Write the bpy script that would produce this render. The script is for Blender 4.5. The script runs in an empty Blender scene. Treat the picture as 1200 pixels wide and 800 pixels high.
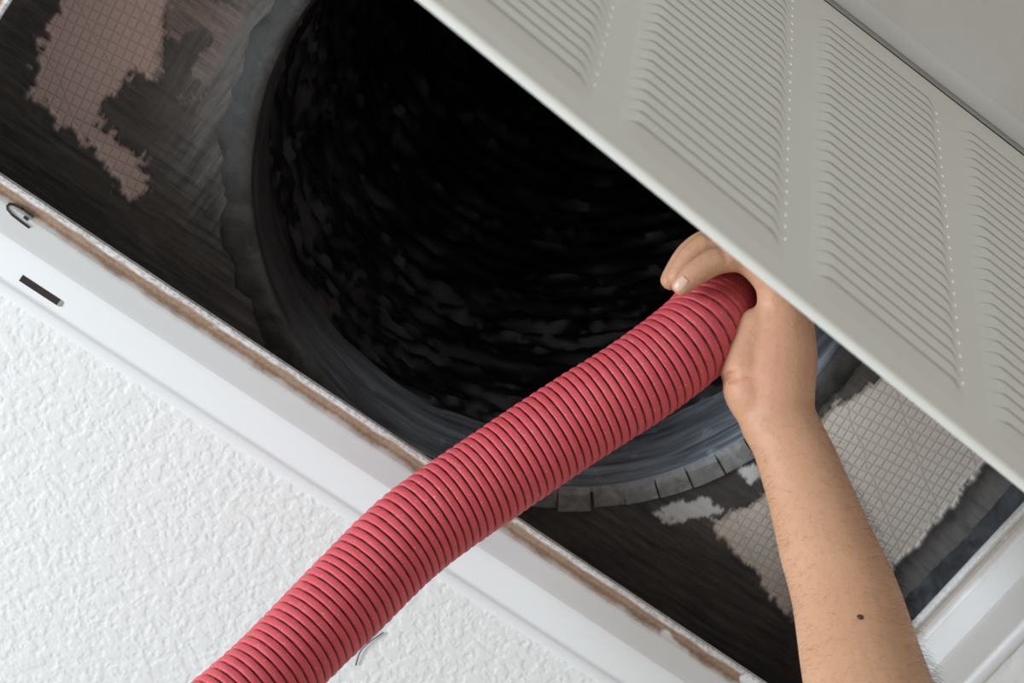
import bpy, bmesh, math, random
import numpy as np
from mathutils import Vector, Matrix, Quaternion

random.seed(7); rng = np.random.default_rng(7)
C = bpy.context.scene.collection
sc = bpy.context.scene

# ------------------------------------------------------------------ camera
# world: the ceiling underside is z = 0, +z goes up into the duct; x runs along the
# long side of the grille opening, y across it towards the hinge.
cam_d = bpy.data.cameras.new('camera'); cam = bpy.data.objects.new('camera', cam_d); C.objects.link(cam)
cam.matrix_world = Matrix([[-0.803964, 0.554998, 0.213587, 0.646871], [0.594678, 0.750475, 0.288349, 0.474119], [-0.000259, 0.358838, -0.9334, -1.176406], [0.0, 0.0, 0.0, 1.0]])
cam_d.sensor_width = 36.0; cam_d.lens = 63.307; cam_d.clip_start = 0.02
cam_d.dof.use_dof = True; cam_d.dof.focus_distance = 1.22; cam_d.dof.aperture_fstop = 11
sc.camera = cam

# ------------------------------------------------------------------ light
w = bpy.data.worlds.new('world'); sc.world = w; w.use_nodes = True
bg = w.node_tree.nodes['Background']; bg.inputs[0].default_value = (1.0, 0.94, 0.87, 1); bg.inputs[1].default_value = 0.43
KEY_DIR = Vector((0.76, -0.34, -0.47)).normalized()      # towards the window
kl = bpy.data.lights.new('window_daylight', 'AREA'); kl.shape = 'RECTANGLE'; kl.size = 1.3; kl.size_y = 1.0
kl.energy = 74; kl.color = (0.85, 0.935, 1.0)
ko = bpy.data.objects.new('window_daylight', kl); C.objects.link(ko)
ko.location = Vector((0.45, 0.1, 0)) + KEY_DIR*2.6
ko.rotation_euler = KEY_DIR.to_track_quat('Z', 'Y').to_euler()
vs = sc.view_settings; vs.view_transform = 'Standard'; vs.look = 'None'; vs.exposure = 0.08; vs.gamma = 1.0; vs.use_curve_mapping = False

# ------------------------------------------------------------------ helpers
def hash3(ix, iy, iz):
    n = (ix*374761393 + iy*668265263 + iz*2147483647 + 12345) & 0xFFFFFFFF
    n = ((n ^ (n >> 13))*1274126177) & 0xFFFFFFFF
    n = ((n ^ (n >> 16))*2246822519) & 0xFFFFFFFF
    return ((n ^ (n >> 15)) & 0xFFFFFF)/float(0xFFFFFF)
def vnoise(p):
    p = np.asarray(p, float); i = np.floor(p).astype(np.int64); f = p - i; f = f*f*(3-2*f)
    o = 0
    for dx in (0, 1):
        for dy in (0, 1):
            for dz in (0, 1):
                wgt = (f[:, 0] if dx else 1-f[:, 0])*(f[:, 1] if dy else 1-f[:, 1])*(f[:, 2] if dz else 1-f[:, 2])
                o = o + wgt*hash3(i[:, 0]+dx, i[:, 1]+dy, i[:, 2]+dz)
    return o*2-1
def fbm(p, octs=4, gain=.5):
    p = np.asarray(p, float); o = 0; a = 1; t = 0
    for k in range(octs):
        o = o + a*vnoise(p + 17.3*k); t += a; a *= gain; p = p*2.03
    return o/t
def smooth01(x): x = np.clip(x, 0, 1); return x*x*(3-2*x)

class MB:
    def __init__(s): s.v = []; s.f = []
    def add(s, v, f):
        o = len(s.v); s.v += [tuple(map(float, q)) for q in v]; s.f += [tuple(o+i for i in q) for q in f]
    def box(s, a, b):
        (x0, y0, z0), (x1, y1, z1) = a, b
        s.add([(x0,y0,z0),(x1,y0,z0),(x1,y1,z0),(x0,y1,z0),(x0,y0,z1),(x1,y0,z1),(x1,y1,z1),(x0,y1,z1)],
              [(0,3,2,1),(4,5,6,7),(0,1,5,4),(1,2,6,5),(2,3,7,6),(3,0,4,7)])
    def grid(s, rows, close_u=False, close_v=False):      # rows: list of equal-length lists of points
        n = len(rows); m = len(rows[0]); v = [p for r in rows for p in r]; f = []
        for i in range(n if close_v else n-1):
            for j in range(m if close_u else m-1):
                a = i*m+j; b = i*m+(j+1) % m; c = ((i+1) % n)*m+(j+1) % m; d = ((i+1) % n)*m+j
                f.append((a, b, c, d))
        s.add(v, f)
    def build(s, name, mat=None, parent=None, smooth=True, angle=35):
        me = bpy.data.meshes.new(name); me.from_pydata(s.v, [], s.f); me.update()
        bm = bmesh.new(); bm.from_mesh(me); bmesh.ops.recalc_face_normals(bm, faces=bm.faces)
        bm.to_mesh(me); bm.free()
        return link(name, me, mat, parent, smooth, angle)
def link(name, me, mat=None, parent=None, smooth=True, angle=35):
    if smooth:
        me.shade_smooth()
        me.set_sharp_from_angle(angle=math.radians(angle))
    if mat: me.materials.append(mat)
    o = bpy.data.objects.new(name, me); C.objects.link(o)
    if parent is not None: o.parent = parent; o.matrix_parent_inverse = parent.matrix_world.inverted()
    return o
def thing(name, label, cat, loc=(0, 0, 0)):
    o = bpy.data.objects.new(name, None); C.objects.link(o); o.location = loc; o.empty_display_size = .05
    o['label'] = label; o['category'] = cat
    bpy.context.view_layer.update()
    return o
def tag(o, label=None, cat=None, kind=None):
    if label: o['label'] = label
    if cat: o['category'] = cat
    if kind: o['kind'] = kind
    return o

def material(name, col=(.8, .8, .8), rough=.5, spec=.5, metal=0.):
    m = bpy.data.materials.new(name); m.use_nodes = True
    b = m.node_tree.nodes['Principled BSDF']
    b.inputs['Base Color'].default_value = (*col, 1); b.inputs['Roughness'].default_value = rough
    b.inputs['Specular IOR Level'].default_value = spec; b.inputs['Metallic'].default_value = metal
    return m, m.node_tree, b
def N(nt, typ, **kw):
    n = nt.nodes.new(typ)
    for k, v in kw.items():
        if k.startswith('i_'): n.inputs[k[2:].replace('_', ' ')].default_value = v
        else: setattr(n, k, v)
    return n
def ramp(nt, fac, stops, interp='LINEAR'):
    r = nt.nodes.new('ShaderNodeValToRGB'); r.color_ramp.interpolation = interp
    el = r.color_ramp.elements
    while len(el) < len(stops): el.new(.5)
    for e, (p, c) in zip(el, stops): e.position = p; e.color = (*c, 1) if len(c) == 3 else c
    nt.links.new(fac, r.inputs[0]); return r.outputs[0]
def math_(nt, op, a, b=None, c=None, clamp=False):
    n = nt.nodes.new('ShaderNodeMath'); n.operation = op; n.use_clamp = clamp
    for i, x in enumerate((a, b, c)):
        if x is None: continue
        if isinstance(x, (int, float)): n.inputs[i].default_value = x
        else: nt.links.new(x, n.inputs[i])
    return n.outputs[0]
def mixc(nt, fac, a, b, mode='MIX'):
    n = nt.nodes.new('ShaderNodeMix'); n.data_type = 'RGBA'; n.blend_type = mode
    for sock, x in ((n.inputs['Factor'], fac), (n.inputs[6], a), (n.inputs[7], b)):
        if isinstance(x, (int, float)): sock.default_value = x
        elif isinstance(x, tuple): sock.default_value = (*x, 1)
        else: nt.links.new(x, sock)
    return n.outputs[2]
def objco(nt): return nt.nodes.new('ShaderNodeTexCoord').outputs['Object']
def mapped(nt, vec, scale=(1, 1, 1), rot=(0, 0, 0)):
    n = nt.nodes.new('ShaderNodeMapping'); n.inputs['Scale'].default_value = scale; n.inputs['Rotation'].default_value = rot
    nt.links.new(vec, n.inputs['Vector']); return n.outputs[0]
def noise(nt, vec, scale, detail=3, rough=.5, dist=0):
    n = N(nt, 'ShaderNodeTexNoise'); n.inputs['Scale'].default_value = scale; n.inputs['Detail'].default_value = detail
    n.inputs['Roughness'].default_value = rough; n.inputs['Distortion'].default_value = dist
    nt.links.new(vec, n.inputs['Vector']); return n.outputs['Fac']
def bump(nt, b, h, strength, dist):
    n = N(nt, 'ShaderNodeBump'); n.inputs['Strength'].default_value = strength; n.inputs['Distance'].default_value = dist
    nt.links.new(h, n.inputs['Height']); nt.links.new(n.outputs[0], b.inputs['Normal']); return n
def setcol(nt, b, c): nt.links.new(c, b.inputs['Base Color'])

# ------------------------------------------------------------------ materials
def m_ceiling():
    m, nt, b = material('ceiling_texture', (.80, .815, .82), .85, .2); co = objco(nt)
    n2 = noise(nt, co, 400, 2)
    bump(nt, b, n2, .25, .0006)
    return m
def m_frame():
    m, nt, b = material('frame_enamel', (.83, .845, .86), .38, .45); co = objco(nt)
    at = N(nt, 'ShaderNodeAttribute', attribute_name='dist').outputs['Fac']   # metres outwards from the lip
    n1 = noise(nt, co, 46, 5, .6); n2 = noise(nt, co, 350, 3, .6)
    wob = math_(nt, 'MULTIPLY', math_(nt, 'SUBTRACT', n1, .5), .007)
    d = math_(nt, 'ADD', at, wob)
    band = ramp(nt, math_(nt, 'MULTIPLY', d, 40.), [(0., (.06,)*3), (.12, (.22,)*3), (.22, (1,)*3), (.46, (1,)*3), (.58, (.22,)*3), (.68, (0,)*3)])
    ny = N(nt, 'ShaderNodeAttribute', attribute_name='grime_shade').outputs['Fac']
    speck = ramp(nt, n2, [(.40, (.35,)*3), (.62, (1,)*3)])
    fac = math_(nt, 'MULTIPLY', math_(nt, 'MULTIPLY', band, ny), math_(nt, 'ADD', math_(nt, 'MULTIPLY', speck, .15), .85), clamp=True)
    fac = math_(nt, 'MULTIPLY', fac, ramp(nt, noise(nt, co, 24, 2, .4), [(.64, (1,)*3), (.67, (.05,)*3)]))
    dust = mixc(nt, n1, (.20, .115, .065), (.36, .235, .15))
    n3 = noise(nt, mapped(nt, co, (1, 1, 1)), 9, 3)
    base = mixc(nt, math_(nt, 'MULTIPLY', n3, .12), (.80, .825, .85), (.72, .70, .66))
    lipd = ramp(nt, math_(nt, 'MULTIPLY', at, 40.), [(0., (1,)*3), (.13, (1,)*3), (.2, (0,)*3)])
    sp2 = math_(nt, 'MULTIPLY', math_(nt, 'MULTIPLY', lipd, ny), ramp(nt, n2, [(.45, (0,)*3), (.6, (.45,)*3)]))
    c = mixc(nt, sp2, base, (.22, .18, .15))
    setcol(nt, b, mixc(nt, fac, c, dust))
    rr = mixc(nt, fac, (.38,)*3, (.9,)*3); nt.links.new(rr, b.inputs['Roughness'])
    return m
def m_grille():
    m, nt, b = material('grille_enamel', (.70, .70, .655), .42, .4); co = objco(nt)
    n = noise(nt, co, 12, 3); setcol(nt, b, mixc(nt, n, (.86, .875, .835), (.82, .835, .795)))
    bump(nt, b, noise(nt, co, 900, 2), .04, .0002)
    return m
def m_board():
    m, nt, b = material('duct_board_mastic', (.6, .55, .5), .7, .3); co = objco(nt)
    mast = N(nt, 'ShaderNodeAttribute', attribute_name='mastic').outputs['Fac']
    thin = N(nt, 'ShaderNodeAttribute', attribute_name='thin').outputs['Fac']
    pale = N(nt, 'ShaderNodeAttribute', attribute_name='pale').outputs['Fac']
    # reinforcing scrim: two crossing sets of threads under the facing
    def lines(rot, sc_, w0):
        mp = mapped(nt, co, (sc_,)*3, (0, 0, rot))
        dn = noise(nt, co, 30, 2)
        sx = N(nt, 'ShaderNodeSeparateXYZ'); nt.links.new(mp, sx.inputs[0])
        x = math_(nt, 'ADD', sx.outputs[0], math_(nt, 'MULTIPLY', dn, .35))
        fr = math_(nt, 'ABSOLUTE', math_(nt, 'SUBTRACT', math_(nt, 'FRACT', x), .5))
        return ramp(nt, fr, [(0, (1,)*3), (w0, (.0,)*3)])
    l1 = lines(math.radians(9), 150, .16); l2 = lines(math.radians(99), 125, .14); l3 = lines(math.radians(58), 26, .035)
    lsum = math_(nt, 'MAXIMUM', math_(nt, 'MAXIMUM', l1, l2), math_(nt, 'MULTIPLY', l3, .8))
    nb = noise(nt, co, 6, 3)
    sxp = N(nt, 'ShaderNodeSeparateXYZ'); nt.links.new(co, sxp.inputs[0])
    base = mixc(nt, ramp(nt, sxp.outputs[0], [(.3, (0,)*3), (.6, (1,)*3)]), mixc(nt, nb, (.86, .79, .73), (.78, .715, .66)), mixc(nt, nb, (.66, .50, .475), (.58, .44, .42)))  # same beige board; dim pink towards +x puts bounced light into the colour
    base = mixc(nt, math_(nt, 'MULTIPLY', lsum, .30), base, (.26, .22, .20))
    nn = noise(nt, mapped(nt, co, (1, 1, 1)), 16, 5, .65); ns = noise(nt, mapped(nt, co, (22, 240, 60), (0, 0, .5)), 1., 4, .6)
    black = mixc(nt, ns, (.032, .031, .032), (.12, .113, .112))
    dusty = mixc(nt, ramp(nt, nn, [(.42, (0,)*3), (.75, (.65,)*3)]), black, (.15, .125, .115))
    c = mixc(nt, math_(nt, 'MULTIPLY', thin, ramp(nt, ns, [(.35, (1,)*3), (.62, (.25,)*3)])), base, (.13, .115, .105))
    c = mixc(nt, mast, c, dusty)
    ash = N(nt, 'ShaderNodeAttribute', attribute_name='ash').outputs['Fac']
    sv = noise(nt, mapped(nt, co, (190, 26, 60), (0, 0, .35)), 1., 4, .6)
    c = mixc(nt, math_(nt, 'MULTIPLY', math_(nt, 'MULTIPLY', ash, mast), ramp(nt, sv, [(.38, (0,)*3), (.66, (.9,)*3)])), c, (.20, .195, .19))
    c = mixc(nt, pale, c, (.70, .70, .71))
    setcol(nt, b, c)
    rr = mixc(nt, mast, (.65,)*3, mixc(nt, nn, (.35,)*3, (.7,)*3)); nt.links.new(rr, b.inputs['Roughness'])
    hs = math_(nt, 'ADD', math_(nt, 'MULTIPLY', lsum, -.5), 0.)
    hm = math_(nt, 'ADD', math_(nt, 'MULTIPLY', ns, 1.2), nn)
    hh = mixc(nt, mast, hs, hm)
    bump(nt, b, hh, .5, .0015)
    return m
def m_mastic(name, rough, dark, lite, sx=(4, 4, 60), bs=.5, streak=1.):
    m, nt, b = material(name, dark, rough, .5); co = objco(nt)
    n1 = noise(nt, mapped(nt, co, sx), 1.2, 5, .6, .6); n2 = noise(nt, co, 40, 5, .6)
    c = mixc(nt, ramp(nt, n1, [(.35, (0,)*3), (.72, (1,)*3)]), dark, lite)
    c = mixc(nt, ramp(nt, n2, [(.6, (0,)*3), (.72, (.5,)*3)]), c, tuple(min(1, x*1.8) for x in lite))
    setcol(nt, b, c)
    nt.links.new(ramp(nt, n1, [(.3, (rough,)*3), (.7, (min(1, rough+.25),)*3)]), b.inputs['Roughness'])
    bump(nt, b, math_(nt, 'ADD', n1, math_(nt, 'MULTIPLY', n2, .4)), bs, .003)
    return m
def m_hose():
    m, nt, b = material('red_hose_rubber', (.55, .05, .07), .55, .4); co = objco(nt)
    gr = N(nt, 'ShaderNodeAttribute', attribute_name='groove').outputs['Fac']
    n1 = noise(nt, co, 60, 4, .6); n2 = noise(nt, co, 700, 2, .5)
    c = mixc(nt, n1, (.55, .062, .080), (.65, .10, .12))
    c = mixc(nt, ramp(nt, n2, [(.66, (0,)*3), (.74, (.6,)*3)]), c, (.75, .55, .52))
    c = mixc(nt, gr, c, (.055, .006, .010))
    setcol(nt, b, c); bump(nt, b, math_(nt, 'ADD', n2, n1), .25, .0006)
    return m
def m_skin():
    m, nt, b = material('skin', (.5, .3, .2), .5, .4); co = objco(nt)
    red = N(nt, 'ShaderNodeAttribute', attribute_name='red').outputs['Fac']
    n1 = noise(nt, co, 22, 4, .6); n2 = noise(nt, co, 190, 3, .6); n3 = noise(nt, co, 900, 2, .5)
    c = mixc(nt, n1, (.54, .285, .165), (.63, .365, .235))
    c = mixc(nt, ramp(nt, n2, [(.5, (0,)*3), (.75, (.45,)*3)]), c, (.48, .225, .125))
    c = mixc(nt, red, c, (.60, .26, .18))
    setcol(nt, b, c)
    b.inputs['Subsurface Weight'].default_value = .12; b.inputs['Subsurface Radius'].default_value = (1, .35, .2); b.inputs['Subsurface Scale'].default_value = .006
    bump(nt, b, math_(nt, 'ADD', math_(nt, 'MULTIPLY', n2, 1.), math_(nt, 'MULTIPLY', n3, .5)), .35, .0012)
    return m
MC = m_ceiling(); MF = m_frame(); MG = m_grille(); MBD = m_board(); MH = m_hose(); MS = m_skin()
MCOL = m_mastic('skylit_sleeve_mastic', .28, (.11, .13, .15), (.42, .485, .55), (7, 7, 70), .6)  # bluish pale streaks put the sky light's reflection into the colour
_nt = MCOL.node_tree; _b = _nt.nodes['Principled BSDF']; _src = _b.inputs['Base Color'].links[0].from_socket
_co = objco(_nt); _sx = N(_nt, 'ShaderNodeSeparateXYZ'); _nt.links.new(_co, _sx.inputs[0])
_f = math_(_nt, 'ADD', _sx.outputs[0], math_(_nt, 'MULTIPLY', noise(_nt, _co, 8, 3), .12))   # along x, from bluish lit side to brown shaded side, as colour
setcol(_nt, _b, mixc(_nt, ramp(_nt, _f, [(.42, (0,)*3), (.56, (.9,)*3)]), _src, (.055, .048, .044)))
MTAB = m_mastic('grey_tab_mastic', .45, (.17, .175, .18), (.36, .365, .37), (60, 60, 30), .4)
MCOAT = m_mastic('dark_brushed_mastic', .55, (.03, .03, .031), (.10, .098, .098), (30, 30, 30), .7)
MLIN, _n, _b = material('black_duct_liner', (.013, .0125, .013), .40, .42)
MGAP, _, _ = material('hinge_gap_shade', (.03, .03, .03), .8)  # white channel darkened: the hinge gap's shade put into its colour
MWALL = m_mastic('black_wall_mastic', .5, (.02, .022, .026), (.09, .10, .115), (10, 50, 30), .5)
MBLK, _, _ = material('black_marker', (.01, .01, .012), .5)
MDRK, _, _ = material('dark_rusty_steel', (.02, .013, .011), .6)
MSTEEL, _, _ = material('bright_steel', (.7, .7, .7), .3, .5, 1.)
MHAIR, _, _ = material('dark_brown_hair', (.03, .018, .012), .9, .1)
MNAIL, _, _ = material('fingernail', (.70, .44, .35), .3)
MMOLE, _, _ = material('brown_mole', (.07, .03, .02), .6)
MSLV, _, _ = material('grey_cotton', (.25, .26, .28), .9)
MFLR, _, _ = material('beige_carpet', (.55, .50, .44), .95)

# ------------------------------------------------------------------ setting: ceiling and floor
L, B = 0.7822, .368            # opening between the frame's lips
def ceil_height(X, Y):      # skip-trowel texture: flattened islands with curled edges
    P = np.stack([X, Y, 0*X], 1)
    wv = np.stack([fbm(P*95+3, 2), fbm(P*95+40, 2), 0*X], 1)*.28
    a = fbm(P*215+wv*2.4+5, 4, .62); r = fbm(P*560+9, 3)
    isl = smooth01((a+.10)*4.2)
    ridge = np.exp(-((a+.02)/.06)**2)
    return -(.00038*isl + .00034*ridge*(r*.5+.7) + .00018*r)
mb = MB(); H0, H1 = -.055, .055
def ceil_patch(x0, x1, y0, y1, step=None):
    nx = max(1, int(round((x1-x0)/step))) if step else 1; ny = max(1, int(round((y1-y0)/step))) if step else 1
    xs = np.linspace(x0, x1, nx+1); ys = np.linspace(y0, y1, ny+1)
    X, Y = np.meshgrid(xs, ys); Z = ceil_height(X.ravel(), Y.ravel()).reshape(X.shape) if step else 0*X-.0003
    mb.grid([[(X[i, j], Y[i, j], Z[i, j]) for j in range(nx+1)] for i in range(ny+1)])
oL0, oL1, oB0, oB1 = -.056, L+.056, -.056, B+.056
ceil_patch(.14, .86, -.40, oB0, .00095)              # finely troweled where it is near the lens
ceil_patch(-.28, .50, oB1, .66, .0015)
ceil_patch(-.28, oL0, -.40, oB1, .0022)
ceil_patch(oL0, .14, -.40, oB0, .0014)
ceil_patch(-.28, .86, -.62, -.40, .0022)
for a in [(-2.2, 3, -2.4, -.62), (-2.2, 3, .66, 2.6), (-2.2, -.28, -.62, .66), (.86, 3, -.62, -.40), (.86, 3, -.40, oB0), (oL1, 3, oB0, oB1), (.50, 3, oB1, .66)]: ceil_patch(*a)
for a, bb in (((-2.2, -2.4, .012), (3, oB0, .016)), ((-2.2, oB1, .012), (3, 2.6, .016)), ((-2.2, oB0, .012), (oL0, oB1, .016)), ((oL1, oB0, .012), (3, oB1, .016))): mb.box(a, bb)
tag(mb.build('ceiling', MC, angle=180), kind='structure')
mb = MB(); mb.box((-2.2, -2.4, -2.55), (3, 2.6, -2.5)); tag(mb.build('floor', MFLR), kind='structure')

# ------------------------------------------------------------------ the frame screwed to the ceiling
frame = thing('return_air_vent', 'white enamelled surround of the ceiling opening, brown dust on its inner lip', 'vent', (L/2, B/2, 0))
def swept(name, prof, mat, sides=(0, 1, 2, 3), nseg=60, ends=False):
    corners = lambda d: [(-d, -d), (L+d, -d), (L+d, B+d), (-d, B+d)]
    m = MB(); dist = []; grime_shade = []
    for s in sides:
        rows = []
        for k in range(nseg+1):
            t = k/nseg; row = []
            for d, z in prof:
                c = corners(d); a, b = c[s], c[(s+1) % 4]
                row.append((a[0]+(b[0]-a[0])*t, a[1]+(b[1]-a[1])*t, z)); dist.append(d)
                grime_shade.append((1., 1., .6, .42)[s])  # dust per side; raised at the +x end to put its shade into colour
            rows.append(row)
        m.grid(rows)
    o = m.build(name, mat, frame, angle=28)
    for nm, arr in (('dist', dist), ('grime_shade', grime_shade)):
        at = o.data.attributes.new(nm, 'FLOAT', 'POINT'); at.data.foreach_set('value', np.array(arr, np.float32))
    return o
lip = [(.0030, .016), (.0004, .010), (0, .0075), (.0006, .0055), (.0022, .0048), (.0042, .0050), (.006, .0062), (.0095, .0064), (.0125, .0050), (.0145, .0030)]
slope = [(.0145, .0030), (.020, 0.0), (.027, -.0036), (.0295, -.0050), (.031, -.0056)]
facet = [(.031, -.0056), (.033, -.0057), (.036, -.0054), (.046, -.0036), (.056, -.0018), (.0585, -.0011), (.060, -.0009), (.0615, -.0013), (.0625, -.0022), (.064, -.0026), (.070, -.0022), (.0715, -.0014), (.072, .0)]
swept('inner_lip', lip, MF)
swept('recess_slope', slope, MF, (0, 1, 3))
swept('flange', facet, MF, (0, 1, 3))
swept('hinge_rim', [(.0585, .030), (.0585, -.0018), (.0592, -.0026), (.061, -.0029), (.0675, -.0031), (.0683, -.0028), (.0715, -.0012), (.072, 0)], MF, (2,))
swept('hinge_channel', [(.0145, .0030), (.020, 0.0), (.027, -.0036), (.031, -.0056), (.042, -.0056), (.0465, .004), (.0465, .030), (.0585, .030)], MGAP, (2,))  # crest and depth shaped to block light; gap shade painted on
# latch slot in the groove of the flange, with its sprung steel end
def near_pt(x, d): # a point of the near flange
    ds = [q[0] for q in facet]; zs = [q[1] for q in facet]
    return Vector((x, -d, float(np.interp(d, ds, zs))))
s0 = (0.6783, -0.0508, -0.0010); s1 = (0.6479, -0.0524, -0.0010)
mb = MB(); xa, xb = s1[0], s0[0]; dm = -(s0[1]+s1[1])/2
mb.box((xa, -dm-.0026, -.0034), (xb, -dm+.0026, -.0004))
sl = mb.build('latch_slot', MDRK, frame); sl['label'] = 'dark rusty latch slot'
mb = MB(); mb.box((xa-.0022, -dm-.0024, -.0036), (xa, -dm+.0022, -.0012)); mb.build('latch_spring', MSTEEL, sl)
# the hand-drawn letter A on the recess slope
def stroke(pts, wd=.0009):
    m = MB(); P = [Vector(p) for p in pts]
    for i in range(len(P)-1):
        t = (P[i+1]-P[i]).normalized(); s = Vector((t.y, -t.x, 0))*wd
        a, b = P[i]-t*wd*.6, P[i+1]+t*wd*.6
        for q in (1,):
            m.add([a+s, a-s, b-s, b+s, a+s+Vector((0, 0, -.0003)), a-s+Vector((0, 0, -.0003)), b-s+Vector((0, 0, -.0003)), b+s+Vector((0, 0, -.0003))],
                  [(0, 1, 2, 3), (4, 5, 6, 7), (0, 1, 5, 4), (1, 2, 6, 5), (2, 3, 7, 6), (3, 0, 4, 7)])
    return m
def on_slope(p):
    d = -p[1]; return Vector((p[0], p[1], float(np.interp(d, [.013, .0145, .020, .027, .031, .036], [.0042, .0030, 0, -.0036, -.0056, -.0054]))-.0002))
A_pts = [(0.6928, -0.0186, 0.0000), (0.6995, -0.0183, 0.0000), (0.7065, -0.0178, 0.0000), (0.7110, -0.0166, 0.0000), (0.7125, -0.0151, 0.0000), (0.7120, -0.0132, 0.0000), (0.7093, -0.0120, 0.0000), (0.7031, -0.0111, 0.0000), (0.6944, -0.0115, 0.0000)]
mk = stroke([on_slope(p) for p in A_pts])
bar = [(0.6987, -0.0150, 0.0000), (0.6969, -0.0152, 0.0000)]; mk2 = stroke([on_slope(p) for p in bar], .0014); mk.add(mk2.v, mk2.f)
lt = mk.build('marker_letter', MBLK, frame, smooth=False); lt['label'] = 'black hand-drawn letter A'

# ------------------------------------------------------------------ the hinged grille
GB, GZ, GL = 0.4255, -0.0027, 0.4129; TH, TX, TZ = 1.3156, 0.0547, -0.0123
PITCH, MUL, U0, MFREE, MH_ = 0.1197, 0.0156, 0.2477, 0.0320, 0.0384
nrm = Vector((0, math.sin(TH), -math.cos(TH)))
def gp(u, s, n=0.):
    h = Vector((u, GB, GZ))
    f = Vector((.3, GB-GL*math.cos(TH), GZ-GL*math.sin(TH))) + Vector((1, TX, TZ))*(u-.3)
    return h + (f-h)*(s/GL) + nrm*n
grille = thing('vent_grille', 'pale grey louvred vent grille hanging open from its hinge edge', 'vent grille', (L/2, GB, GZ))
k0, k1 = -2, 4
UA = U0+k0*PITCH; UB = U0+k1*PITCH+MUL        # ends of the stamped field
EA, EB = UA-.010, UB+.010                       # outer ends of the sheet
def gsheet(m, u0, u1, s0, s1, th=.0009, nu=1):
    us = np.linspace(u0, u1, nu+1)
    m.grid([[gp(u, s0, 0), gp(u, s1, 0), gp(u, s1, -th), gp(u, s0, -th)] for u in us], close_u=True)
    for u in (u0, u1): m.add([gp(u, s0, 0), gp(u, s1, 0), gp(u, s1, -th), gp(u, s0, -th)], [(0, 1, 2, 3)])
sA, sB = MH_, GL-MFREE; GS = GL-.0145; TOP = .0075
m = MB(); gsheet(m, UA, UB, TOP, sA, nu=24); gsheet(m, UA, UB, sB, GS-.004, nu=24)
gsheet(m, EA, UA+MUL, TOP, GS-.004); gsheet(m, UB-MUL, EB, TOP, GS-.004); m.build('border', MG, grille)
def fold(path_fn, ts, prof):
    m = MB(); m.grid([[path_fn(t, a, n) for a, n in prof] for t in ts]); return m
def rprof(r, depth):                            # rounded return: (distance past the flat edge, n)
    p = [(-.0005, 0)] + [(r*math.sin(a), -r+r*math.cos(a)) for a in np.linspace(.1, math.pi/2, 6)]
    p += [(r, -depth), (r-.0018, -depth-.0009), (r-.0030, -depth+.0002)]
    return p
ts = np.linspace(0, 1, 30)
m = fold(lambda t, a, n: gp(EA+(EB-EA)*t, GS-.004+a, n), ts, rprof(.0035, .0062)); o = m.build('folded_edge', MG, grille); 
m = fold(lambda t, a, n: gp(EA+(EB-EA)*t, TOP-a, n), ts, rprof(.003, .0135)); m.build('folded_edge', MG, grille)
m = fold(lambda t, a, n: gp(EA-a, .004+(GS-.008)*t, n), ts, rprof(.0035, .0062)); m.build('folded_edge', MG, grille)
m = fold(lambda t, a, n: gp(EB+a, .004+(GS-.008)*t, n), ts, rprof(.0035, .0062)); m.build('folded_edge', MG, grille)
for k in range(k0+1, k1):
    m = MB(); gsheet(m, U0+k*PITCH, U0+k*PITCH+MUL, sA, sB); m.build('mullion', MG, grille)
NB = 27; SEG = (sB-.010-sA)/NB
ALPHA = math.radians(2.0); RAISE = .0050
for k in range(k0, k1):
    ua, ub = U0+k*PITCH+MUL, U0+(k+1)*PITCH
    m = MB()                                     # sloping strip below the last louvre
    m.grid([[gp(u, sB, 0), gp(u, sB, -.0009), gp(u, sB-.0115, RAISE*e_-.0009), gp(u, sB-.0115, RAISE*e_)] for u, e_ in zip(np.concatenate([ua+np.array([0, .003, .006, .010, .014]), ub-np.array([.012, .008, .004, .002, 0])]), (0, .15, .5, .88, 1, 1, .88, .4, .12, 0))], close_u=True)
    m.build('sill_strip', MG, grille)
    for j in range(NB):
        scn = sA + (j+.5)*SEG; hw = SEG*.5
        m = MB(); rows = []
        W_ = ub-ua
        for u in (0, .002, .0045, .007, .010, .013, .017, .03, W_/2, W_-.03, W_-.017, W_-.013, W_-.010, W_-.007, W_-.0045, W_-.002, W_):
            tw = float(smooth01(u/.013 if u < W_/2 else (W_-u)/.010))
            wd = (.62+.38*float(smooth01(u/.0065))) if u < W_/2 else (.86+.14*float(smooth01((W_-u)/.006))); off = RAISE*tw; row = []
            prof_ = ((-1.65, -.0005), (-.8, -.00025), (.0, .0), (.6, .0002), (1.0, .0004))   # each edge laps over the next louvre
            for q, n_ in prof_: row.append(gp(ua+u, scn+q*hw*wd, off+n_*tw))
            for q, n_ in ((1.0, .0004), (-1.65, -.0005)): row.append(gp(ua+u, scn+q*hw*wd, off+n_*tw-.00035))
            rows.append(row)
        m.grid(rows, close_u=True)
        m.build('louvre', MG, grille, angle=40)

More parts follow.
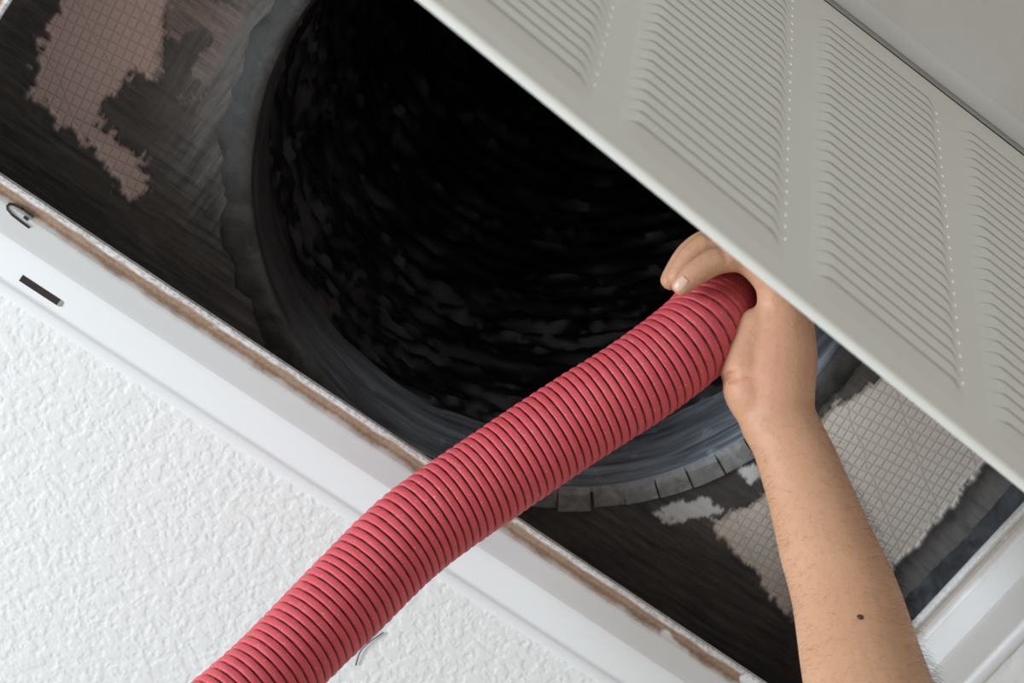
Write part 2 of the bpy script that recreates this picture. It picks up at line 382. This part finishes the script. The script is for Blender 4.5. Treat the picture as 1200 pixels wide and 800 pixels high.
# ------------------------------------------------------------------ plenum box of duct board above the opening
RC, RR, ZT = Vector((.3819, .1928)), .2406, .127
plenum = thing('duct_plenum', 'duct board box above the ceiling opening, beige facing half covered with black brushed mastic', 'duct box', (L/2, B/2, .006))
bx0, bx1, by0, by1 = -.040, L+.022, -.078, B+.085
def polymask(X, Y, poly):
    inside = np.zeros(X.shape, bool); dist = np.full(X.shape, 9.)
    n = len(poly)
    for i in range(n):
        x0, y0 = poly[i][:2]; x1, y1 = poly[(i+1) % n][:2]
        c = ((y0 > Y) != (y1 > Y)) & (X < (x1-x0)*(Y-y0)/((y1-y0) or 1e-9)+x0); inside ^= c
        dx, dy = x1-x0, y1-y0; t = np.clip(((X-x0)*dx+(Y-y0)*dy)/(dx*dx+dy*dy), 0, 1)
        dist = np.minimum(dist, np.hypot(X-x0-t*dx, Y-y0-t*dy))
    return np.where(inside, dist, -dist)         # signed, + inside
BEIGE = [(0.1143, 0.1827), (0.0978, 0.2148), (0.0902, 0.2365), (-0.0181, 0.2350), (-0.0158, 0.2074), (-0.0182, 0.1811), (-0.0174, 0.1387), (-0.0194, 0.1017), (-0.0215, 0.0759), (-0.0237, 0.0519), (-0.0210, 0.0279), (-0.0025, 0.0172), (0.0222, 0.0139), (0.0526, 0.0211), (0.0892, 0.0330), (0.1155, 0.0347), (0.1284, 0.0376), (0.1220, 0.0538), (0.1108, 0.0725), (0.1092, 0.0944), (0.1158, 0.1268), (0.1188, 0.1568)]
PINK = [(0.7658, 0.1148), (0.7645, 0.0928), (0.7595, 0.0595), (0.7473, 0.0214), (0.7163, 0.0163), (0.6823, 0.0116), (0.6480, -0.0025), (0.6510, 0.0142), (0.6611, 0.0231), (0.6779, 0.0261), (0.6967, 0.0252), (0.7059, 0.0329), (0.7059, 0.0567), (0.7029, 0.0779), (0.6858, 0.0858), (0.6907, 0.1073), (0.7024, 0.1234), (0.7160, 0.1516)]
THIN = [(0.7160, 0.1516), (0.6930, 0.1110), (0.6830, 0.0871), (0.6609, 0.0757), (0.6484, 0.0969), (0.6535, 0.1558), (0.6647, 0.1895)]
THIN2 = [(0.6275, 0.0763), (0.6219, 0.0966), (0.5891, 0.0641), (0.5747, 0.0376), (0.5667, -0.0028), (0.5930, 0.0115)]
PALE = [(0.1704, 0.0209), (0.1586, 0.0447), (0.1420, 0.0589), (0.1233, 0.0576), (0.1351, 0.0394), (0.1449, 0.0340), (0.1455, 0.0260), (0.1585, 0.0202)]
PALE2 = [(0.1430, 0.0928), (0.1343, 0.1057), (0.1214, 0.0985), (0.1254, 0.0862)]
ng = 1.8e-3
nx = int((bx1-bx0)/ng); ny_ = int((by1-by0)/ng)
xs = np.linspace(bx0, bx1, nx+1); ys = np.linspace(by0, by1, ny_+1); X, Y = np.meshgrid(xs, ys)
xf, yf = X.ravel(), Y.ravel(); P3 = np.stack([xf, yf, 0*xf], 1)
jag = fbm(P3*110, 3)*.006 + fbm(np.stack([xf*520, yf*110, 0*xf], 1), 2)*.0035 + fbm(np.stack([xf*80+9, yf*420, 0*xf], 1), 2)*.003
sd = np.maximum(polymask(xf, yf, BEIGE), polymask(xf, yf, PINK)+.0035) + jag*np.where(xf > .5, 1.35, 1.)
blot = fbm(P3*55+31, 4)
mast = 1-smooth01((sd+.0012)/.0024)
thin = np.maximum(smooth01((polymask(xf, yf, THIN)+jag+.006)/.012), 0*smooth01((polymask(xf, yf, THIN2)+jag)/.01))
mast = mast*(1-.5*thin*(blot > -.1))
pale = np.maximum(smooth01((polymask(xf, yf, PALE)+jag*.7)/.002), smooth01((polymask(xf, yf, PALE2)+jag*.7)/.002))
rad = np.hypot(xf-RC.x, yf-RC.y)
brush = fbm(np.stack([xf*30, yf*240, 0*xf], 1), 3)
edge = np.exp(-((sd)/.004)**2)
zz = ZT - mast*(.0022+.0010*brush+.0012*blot) - edge*.0010*mast
# fillets of mastic into the box corners
for dd in (xf-bx0, bx1-xf, yf-by0, by1-yf):
    zz = zz - mast*.014*np.clip(1-dd/.020, 0, 1)**2*(1+.3*blot)
mm = MB(); idx = np.arange(xf.size).reshape(X.shape)
keep = (np.hypot((X[:-1, :-1]+X[1:, 1:])/2-RC.x, (Y[:-1, :-1]+Y[1:, 1:])/2-RC.y) > RR+.0012)
mm.v = [tuple(q) for q in np.stack([xf, yf, zz], 1).tolist()]
a, b_, c_, d_ = idx[:-1, :-1][keep], idx[1:, :-1][keep], idx[1:, 1:][keep], idx[:-1, 1:][keep]
mm.f = list(zip(a.tolist(), b_.tolist(), c_.tolist(), d_.tolist()))
top = mm.build('top_panel', MBD, plenum, angle=180)
ash = smooth01((.085-(rad-RR))/.05)*smooth01((xf-.40)/.12)*smooth01((yf+.02)/.06)
for nm, arr in (('mastic', mast), ('thin', thin), ('pale', pale), ('ash', ash)):
    at = top.data.attributes.new(nm, 'FLOAT', 'POINT'); at.data.foreach_set('value', arr.astype(np.float32))
def rough_wall(p0, p1, inward):
    m = MB(); rows = []; n = int((Vector(p1)-Vector(p0)).length/.004)
    for k in range(15):
        z = .0+(ZT+.004)*k/14; q = [Vector(p0).lerp(Vector(p1), i/n) for i in range(n+1)]
        h = fbm(np.array([(v.x*35+v.y*35, v.x*9-v.y*9, z*160) for v in q]), 4)*.0035
        rows.append([(v.x+inward[0]*e, v.y+inward[1]*e, z) for v, e in zip(q, h)])
    m.grid(rows); m.build('side_panel', MWALL, plenum, angle=180)
rough_wall((bx0, by0, 0), (bx0, by1, 0), (1, 0)); rough_wall((bx1, by0, 0), (bx1, by1, 0), (-1, 0))
rough_wall((bx0, by0, 0), (bx1, by0, 0), (0, 1)); rough_wall((bx0, by1, 0), (bx1, by1, 0), (0, -1))
m = MB(); e = .024
m.box((bx0-e, by0-e, .018), (bx0-.005, by1+e, ZT+.03)); m.box((bx1+.005, by0-e, .018), (bx1+e, by1+e, ZT+.03))
m.box((bx0-.005, by0-e, .018), (bx1+.005, by0-.005, ZT+.03)); m.box((bx0-.005, by1+.005, .018), (bx1+.005, by1+e, ZT+.03))
m.build('outer_board', MBD, plenum, smooth=False)

# ------------------------------------------------------------------ round collar with bent tabs, and the flexible duct
collar = thing('duct_collar', 'round dovetail duct collar with bent tabs smeared in grey mastic', 'duct collar', (RC.x, RC.y, ZT))
m = MB(); rows = []; NA = 260
zs = [ZT-.0045, ZT-.0035, ZT-.001, ZT+.004, ZT+.012, ZT+.022, ZT+.034, ZT+.046, ZT+.056, ZT+.066, ZT+.078, ZT+.09, ZT+.10]
for i, z in enumerate(zs):
    th = np.arange(NA)/NA*2*math.pi
    nz = fbm(np.stack([np.cos(th)*7, np.sin(th)*7, 0*th+z*70+th*2.2/6.28], 1), 4)
    bead = .0045*math.exp(-((z-ZT-.062)/.006)**2) + .003*math.exp(-((z-ZT-.03)/.004)**2)
    r = RR + (.004 if i == 0 else 0) - bead + nz*.0030*(0 if i < 3 else 1)
    rows.append([(RC.x+math.cos(t)*q, RC.y+math.sin(t)*q, z) for t, q in zip(th, r)])
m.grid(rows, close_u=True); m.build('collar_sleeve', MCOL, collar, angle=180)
NT = 58
for k in range(NT):
    a0 = (k+.06*random.uniform(-1, 1))/NT*2*math.pi; a1 = a0+2*math.pi/NT*.945
    rr_ = RR+.0185+random.uniform(-.0010, .0010); mid = math.radians(-137.3); away = abs((((a0+a1)/2-mid+math.pi) % (2*math.pi))-math.pi) > math.radians(25)
    lift = (random.uniform(0, .0022)*(k % 2)+random.uniform(0, .0006))*(0 if away else 1)-(.0022 if away else 0); til = random.uniform(-.0006, .0012)
    rows = []
    for i in range(5):
        a = a0+(a1-a0)*i/4; row = []
        for r, z in ((RR+.0002, ZT-.0042), (RR+.004, ZT-.0060-lift), (RR+.010, ZT-.0058-lift), (rr_, ZT-.0050-lift*1.2), (rr_, ZT-.0022), (RR+.004, ZT-.0020)):
            row.append((RC.x+math.cos(a)*r, RC.y+math.sin(a)*r, z + til*(i/4)*(r-RR)/.018))
        rows.append(row)
    m = MB(); m.grid(rows, close_u=True)
    for row in (rows[0], rows[-1]): m.add(row, [tuple(range(6))])
    m.build('collar_tab', MCOAT if away else MTAB, collar, angle=40)

m = MB(); rows = []; NA2 = 420
for i in range(NA2):                             # ragged coat of mastic over the tabs, open where the tabs show clean
    a = i/NA2*2*math.pi; row = []
    ex, ey = RC.x+math.cos(a)*RR, RC.y+math.sin(a)*RR
    open_ = max(0., 1-abs(((a-math.radians(-137.3)+math.pi) % (2*math.pi))-math.pi)/math.radians(27))
    open_ = min(1., open_*3.)
    hv = fbm(np.array([(ex*(45 if q == 0 else 80), ey*(45 if q == 0 else 80), q*1.3) for q in range(7)]), 4, .6)
    ro = RR+.024+float(hv[0])*.009
    ro = ro*(1-open_)+(RR+.001)*open_
    for q, (f, z) in enumerate(((-.03, -.0035), (.0, -.0066), (.3, -.0072), (.6, -.0056), (.85, -.0034), (1.0, -.0008))):
        rr2 = RR+.0005+(ro-RR)*f
        row.append((RC.x+math.cos(a)*rr2, RC.y+math.sin(a)*rr2, ZT+z*(1-.65*open_)-(.0040*float(hv[q+1]) if 0 < q < 5 else 0)*(1-open_)))
    rows.append(row)
m.grid(rows, close_v=True); m.build('mastic_coat', MCOAT, collar, angle=180)

flex = thing('flexible_duct', 'black crinkled flexible duct running up out of sight from the collar', 'duct', (RC.x, RC.y, ZT+.10))
m = MB(); rows = []; NA = 300; NZ = 300
for i in range(NZ):
    t = i/(NZ-1); z = ZT+.095+t*.95; ox = -.10*t*t; oy = .30*t*t
    th = np.arange(NA)/NA*2*math.pi
    hel = z/.033 - th/(2*math.pi)
    c = np.stack([np.cos(th)*2.4, np.sin(th)*2.4, 0*th+z*60+np.sin(th+1)*2.5], 1); c3 = np.stack([np.cos(th)*6, np.sin(th)*6, 0*th+z*210+np.sin(th+1)*9], 1)
    cr = 1-np.abs(fbm(c, 2, .45))*2.6; c2 = np.stack([np.cos(th)*9+z*4, np.sin(th)*9, 0*th+z*120], 1)
    cr2 = 1-np.abs(fbm(c2, 3))*2
    r = RR+.004 + .0035*np.cos(hel*2*math.pi) - .0085*cr - .0045*cr2 + .0022*np.abs(fbm(c3, 2)) + .008 - .010*t
    if i < 4: r = RR*(1-i/4)+r*i/4+.002
    rows.append([(RC.x+ox+math.cos(a)*q, RC.y+oy+math.sin(a)*q, z) for a, q in zip(th, r)])
m.grid(rows, close_u=True); m.add(rows[-1], [tuple(range(NA))])
m.build('liner', MLIN, flex, angle=60)

# ------------------------------------------------------------------ red vacuum hose
def catmull(P, n):
    P = [Vector(p) for p in P]; P = [P[0]*2-P[1]]+P+[P[-1]*2-P[-2]]; out = []
    for i in range(1, len(P)-2):
        for k in range(n):
            t = k/n; a, b, c, d = P[i-1:i+3]
            out.append(.5*((2*b)+(c-a)*t+(2*a-5*b+4*c-d)*t*t+(3*b-a-3*c+d)*t**3))
    out.append(P[-2]); return out
path = catmull([(0.4500, -0.1857, -0.3218), (0.4395, -0.1457, -0.2583), (0.4135, -0.0974, -0.2011), (0.3937, -0.0498, -0.1534), (0.3762, -0.0030, -0.1141), (0.3504, 0.0448, -0.0805), (0.3236, 0.0962, -0.0515), (0.2953, 0.1499, -0.0253), (0.2782, 0.1865, -0.0029), (0.2701, 0.1999, 0.0186), (0.2603, 0.2006, 0.0487), (0.2446, 0.1931, 0.1018), (0.2216, 0.1809, 0.1784), (0.1974, 0.1699, 0.2552)], 40)
def resample(P, step):
    d = [0]
    for a, b in zip(P, P[1:]): d.append(d[-1]+(b-a).length)
    s = np.arange(0, d[-1], step); A = np.array(P)
    return np.stack([np.interp(s, d, A[:, i]) for i in range(3)], 1)
HP = .0064; NSUB = 14; NR = 56
pts = resample(path, HP/NSUB); npt = len(pts)
T = np.gradient(pts, axis=0); T /= np.linalg.norm(T, axis=1)[:, None]
U = np.zeros_like(T); u = np.cross(T[0], [0, 0, 1.]); u /= np.linalg.norm(u)
for i in range(npt):
    u = u - T[i]*(u.dot(T[i])); u /= np.linalg.norm(u); U[i] = u
V = np.cross(T, U)
th = np.arange(NR)/NR*2*math.pi
ii = np.arange(npt)[:, None]
ph = (ii/NSUB + th[None, :]/(2*math.pi)) % 1.0
prof = np.interp(ph, [0, .09, .13, .19, .40, .65, .86, .93, .98, 1.0], [-.0024, -.0024, -.0005, 0, .00025, .00025, 0, -.0005, -.0022, -.0024])
wob = fbm(np.stack([np.repeat(np.arange(npt)*.12, NR), np.tile(np.cos(th)*3, npt), np.tile(np.sin(th)*3, npt)], 1), 3).reshape(npt, NR)
arc = np.concatenate([[0], np.cumsum(np.linalg.norm(np.diff(np.array(path), axis=0), axis=1))])
hr_ = np.interp(np.arange(npt)*HP/NSUB, arc[::40], np.interp(np.arange(len(arc[::40])), [0, 1, 2, 3, 4, 5, 13], [.0268, .0272, .0281, .0302, .0310, .0314, .0312]))
rad_ = hr_[:, None] + prof + wob*.0004
PP = pts[:, None, :] + rad_[..., None]*(np.cos(th)[None, :, None]*U[:, None, :] + np.sin(th)[None, :, None]*V[:, None, :])
m = MB(); m.grid([[tuple(q) for q in row] for row in PP.tolist()], close_u=True)
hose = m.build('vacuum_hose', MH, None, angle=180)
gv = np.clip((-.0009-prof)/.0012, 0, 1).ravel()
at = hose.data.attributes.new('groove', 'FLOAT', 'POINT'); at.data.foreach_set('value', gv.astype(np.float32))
tag(hose, 'red corrugated vacuum hose pushed up into the black duct', 'hose')

# ------------------------------------------------------------------ person: forearm and hand
def tube(m, P, R, asp=None, axis=None, seg=20):
    P = [Vector(p) for p in P]; rows = []
    for i, p in enumerate(P):
        t = (P[min(i+1, len(P)-1)]-P[max(i-1, 0)]).normalized()
        u = (axis - t*axis.dot(t)).normalized() if axis else t.orthogonal().normalized(); v = t.cross(u)
        r = R[i]; k = asp[i] if asp else 1
        rows.append([p+u*math.cos(a)*r+v*math.sin(a)*r*k for a in np.arange(seg)/seg*2*math.pi])
    cap0 = P[0]-(P[1]-P[0]).normalized()*R[0]*.7; cap1 = P[-1]+(P[-1]-P[-2]).normalized()*R[-1]*.7
    def shr(row, c, f, e): return [c+(q-c)*f+e for q in row]
    a0 = (P[0]-P[1]).normalized()*R[0]; a1 = (P[-1]-P[-2]).normalized()*R[-1]
    pre = [shr(rows[0], P[0], f, a0*g) for f, g in ((.05, .98), (.45, .88), (.75, .66), (.93, .36))]
    post = [shr(rows[-1], P[-1], f, a1*g) for f, g in ((.93, .36), (.75, .66), (.45, .88), (.05, .98))]
    allr = pre+rows+post
    o = len(m.v); m.grid(allr, close_u=True); n = len(allr)
    m.f.append(tuple(o+i for i in range(seg))); m.f.append(tuple(o+(n-1)*seg+i for i in range(seg)))
def catr(P, R, n):
    Q = catmull(P, n); t = np.linspace(0, len(R)-1, len(Q)); return Q, list(np.interp(t, range(len(R)), R))
right = cam.matrix_world.to_3x3() @ Vector((1, 0, 0)); fwd = cam.matrix_world.to_3x3() @ Vector((0, 0, -1))
person = thing('person', 'bare hairy forearm and hand reaching up past the grille to grip the red hose', 'person', (0.0942, 0.1134, -0.3215))
m = MB()
ARM = [(0.2081, 0.1862, -0.0394), (0.1918, 0.1795, -0.0516), (0.1671, 0.1647, -0.0769), (0.1461, 0.1505, -0.1054), (0.1268, 0.1386, -0.1370), (0.1071, 0.1200, -0.1880), (0.0937, 0.1089, -0.2480), (0.0872, 0.1053, -0.3149)]
ARMR = [.0262, .0262, .0290, .0325, .0355, .0395, .0425, .0420]
Q, R = catr(ARM, ARMR, 6)
tube(m, Q, R, asp=[.80+.16*i/len(Q) for i in range(len(Q))], axis=right, seg=28)
# elbow and the start of the upper arm
SLEEVE = [(0.0496, 0.1105, -0.3701), (0.0337, 0.1116, -0.3841), (0.0060, 0.1130, -0.4061), (-0.0168, 0.1072, -0.4238)]
Q, R = catr([(0.2123, 0.1840, -0.0263), (0.2241, 0.1991, -0.0136), (0.2331, 0.2169, 0.0015)], [.019, .0225, .019], 5); tube(m, Q, R)
tube(m, [(0.0872, 0.1053, -0.3149), (0.0744, 0.1090, -0.3435), (0.0464, 0.1101, -0.3710), (0.0151, 0.1125, -0.3988)], [.043, .045, .048, .05], seg=24)
# palm: ulnar edge nearest the lens, then the other metacarpals deeper
Q, R = catr([(0.2091, 0.1895, -0.0382), (0.2200, 0.2057, -0.0285), (0.2294, 0.2238, -0.0154), (0.2442, 0.2430, -0.0008)], [.0255, .0262, .0240, .0165], 5); tube(m, Q, R, asp=[.85]*len(Q), axis=right)
Q, R = catr([(0.2005, 0.1864, -0.0175), (0.2122, 0.2148, 0.0046), (0.2326, 0.2456, 0.0231)], [.022, .021, .0150], 5); tube(m, Q, R)
Q, R = catr([(0.1979, 0.1834, -0.0083), (0.2036, 0.2097, 0.0279), (0.2255, 0.2422, 0.0461)], [.02, .019, .0150], 5); tube(m, Q, R)
Q, R = catr([(0.1988, 0.1818, -0.0033), (0.1998, 0.2034, 0.0465), (0.2197, 0.2364, 0.0687)], [.019, .018, .0150], 5); tube(m, Q, R)
# heel of the hand bulging out on the near side of the wrist
Q, R = catr([(0.2156, 0.1810, -0.0372), (0.2295, 0.1871, -0.0321), (0.2385, 0.1940, -0.0247), (0.2437, 0.2050, -0.0147), (0.2460, 0.2201, -0.0053)], [.0165, .0182, .0180, .0178, .017], 5); tube(m, Q, R)
# fingers curling round the hose
F = [
 ([(0.2438, 0.2405, -0.0016), (0.2598, 0.2522, 0.0014), (0.2830, 0.2541, 0.0041), (0.2992, 0.2434, -0.0009), (0.3085, 0.2284, -0.0088), (0.3120, 0.2171, -0.0136)], [.0145, .0120, .0105, .0100, .0092, .0078]),
 ([(0.2343, 0.2457, 0.0235), (0.2561, 0.2550, 0.0271), (0.2839, 0.2545, 0.0301), (0.3024, 0.2444, 0.0269), (0.3098, 0.2297, 0.0209), (0.3111, 0.2140, 0.0131)], [.0145, .0122, .0108, .0102, .0095, .0080]),
 ([(0.2265, 0.2414, 0.0461), (0.2508, 0.2536, 0.0512), (0.2781, 0.2523, 0.0559), (0.2967, 0.2400, 0.0543), (0.3044, 0.2234, 0.0498), (0.3049, 0.2032, 0.0416)], [.0145, .0122, .0108, .0102, .0095, .0080]),
 ([(0.2207, 0.2356, 0.0687), (0.2445, 0.2477, 0.0725), (0.2705, 0.2466, 0.0760), (0.2894, 0.2341, 0.0743), (0.2968, 0.2189, 0.0703), (0.2984, 0.2019, 0.0632)], [.0145, .0120, .0106, .0100, .0093, .0078]),
 ([(0.2045, 0.1950, 0.0396), (0.2118, 0.1919, 0.0778), (0.2229, 0.1919, 0.0964), (0.2339, 0.1892, 0.1088), (0.2438, 0.1864, 0.1102)], [.017, .0150, .0125, .0115, .0090])]
for P_, R_ in F:
    Q, R = catr(P_, R_, 6); tube(m, Q, R, seg=16)
REDS = [((0.2427, 0.2041, -0.0506), .022, .55), ((0.2485, 0.2265, -0.0424), .03, .3), ((0.3131, 0.2173, -0.0090), .014, .35), ((0.2982, 0.2502, 0.0031), .012, .25)]

body = m.build('body', None, person)
bpy.context.view_layer.update()
md = body.modifiers.new('remesh', 'REMESH'); md.mode = 'VOXEL'; md.voxel_size = .0017; md.use_smooth_shade = True
md = body.modifiers.new('smooth', 'SMOOTH'); md.factor = .5; md.iterations = 14
bpy.context.view_layer.update()
dg = bpy.context.evaluated_depsgraph_get(); me = bpy.data.meshes.new_from_object(body.evaluated_get(dg))
body.modifiers.clear(); body.data = me; me.name = 'body'; me.materials.clear(); me.materials.append(MS); me.shade_smooth()
bw = body.matrix_world
co = np.empty(len(me.vertices)*3); me.vertices.foreach_get('co', co); co = co.reshape(-1, 3)
co = co @ np.array(bw.to_3x3()).T + np.array(bw.translation)
nv = np.empty(len(me.vertices)*3); me.vertices.foreach_get('normal', nv); nv = nv.reshape(-1, 3)
red = np.zeros(len(co))
for c, r, k in REDS: red = np.maximum(red, k*np.exp(-(np.linalg.norm(co-np.array(c), axis=1)/r)**2))
at = me.attributes.new('red', 'FLOAT', 'POINT'); at.data.foreach_set('value', red.astype(np.float32))
from mathutils.bvhtree import BVHTree
bvh = BVHTree.FromPolygons([tuple(c) for c in co.tolist()], [tuple(p.vertices) for p in me.polygons])
# fine dark hairs along the forearm
ax0, ax1 = Vector(ARM[0]), Vector(ARM[-3]); axd = (ax0-ax1).normalized()   # towards the hand
m = MB(); cnt = 0
cand = rng.permutation(len(co))
camp = np.array(cam.location)
for i in cand:
    p = Vector(co[i]); n = Vector(nv[i]); t = (p-ax1).dot(axd)/(ax0-ax1).length
    if t > 1.02 or t < -.6: continue
    side = n.dot(right)
    dens = .10 + .9*smooth01((side+.1)/.9) if side > -.75 else .55
    if t > .8: dens *= max(0, (1.02-t)/.22)
    if random.random() > dens: continue
    ln = random.uniform(.005, .0125); d = (axd*-.55 + n*random.uniform(.35, .8) + right*.55*(1 if side > -.3 else -.6) + Vector(rng.normal(0, .22, 3))).normalized()
    pts_ = [p - n*.0006, p+d*ln*.4+n*.0008, p+(d*1.0+(-axd)*.25).normalized()*ln]
    w0 = .00005
    s = d.cross(n).normalized(); q = s.cross(d).normalized(); rows = []
    for k, pp in enumerate(pts_):
        ww = w0*(1, .85, .25)[k]; rows.append([pp+s*ww, pp-s*ww*.5+q*ww*.87, pp-s*ww*.5-q*ww*.87])
    m.grid(rows, close_u=True); cnt += 1
    if cnt >= 3200: break
hr = m.build('arm_hair', MHAIR, person); hr['kind'] = 'stuff'
# mole
def onskin(px):
    o = cam.location; d = (Vector(px)-o).normalized(); h = bvh.ray_cast(o, d); return h[0], h[1]
p, n = onskin((0.1929, 0.1859, -0.2980))
if p is not None:
    m = MB(); u = n.orthogonal().normalized(); v = n.cross(u)
    m.grid([[p+(u*math.cos(a)+v*math.sin(a)*.8)*r+n*h for a in np.arange(10)/10*6.283] for r, h in ((.0026, -.0004), (.0022, .0004), (.0013, .0009), (.0002, .0010))], close_u=True)
    m.build('mole', MMOLE, person)
m = MB(); tube(m, SLEEVE, [.056, .060, .062, .064], seg=28); m.build('sleeve', MSLV, person)
# fingernail on the finger that lies along the top of the hose
p, n = onskin((0.3759, 0.2651, -0.2316))
if p is not None:
    t = (Vector((0.3127, 0.2088, -0.0117))-Vector((0.3099, 0.2238, -0.0077))).normalized(); t = (t-n*t.dot(n)).normalized(); s = n.cross(t)
    rows = []
    for a in np.linspace(-1, 1, 7):
        row = []
        for b in np.linspace(-1, 1, 7):
            lim = .0046*(1-.25*max(0, a)**2-.18*max(0, -a)**3)
            x = p + t*a*.0056 + s*b*lim; h = bvh.find_nearest(x)
            row.append(h[0]+h[1]*(.0006-.0005*(abs(b) > .9)))
        rows.append(row)
    m = MB(); m.grid(rows); m.build('fingernail', MNAIL, person)


# ------------------------------------------------------------------ stray thread on the ceiling beside the hose
m = MB(); Q = catmull([(0.3171, -0.1327, -0.0016), (0.3209, -0.1450, -0.0022), (0.3215, -0.1564, -0.0022), (0.3176, -0.1677, -0.0016)], 10)
tube(m, Q, [.0005]*len(Q), seg=6)
th_ = m.build('thread', MBLK); tag(th_, 'thin dark curled thread stuck to the white ceiling beside the hose', 'thread')
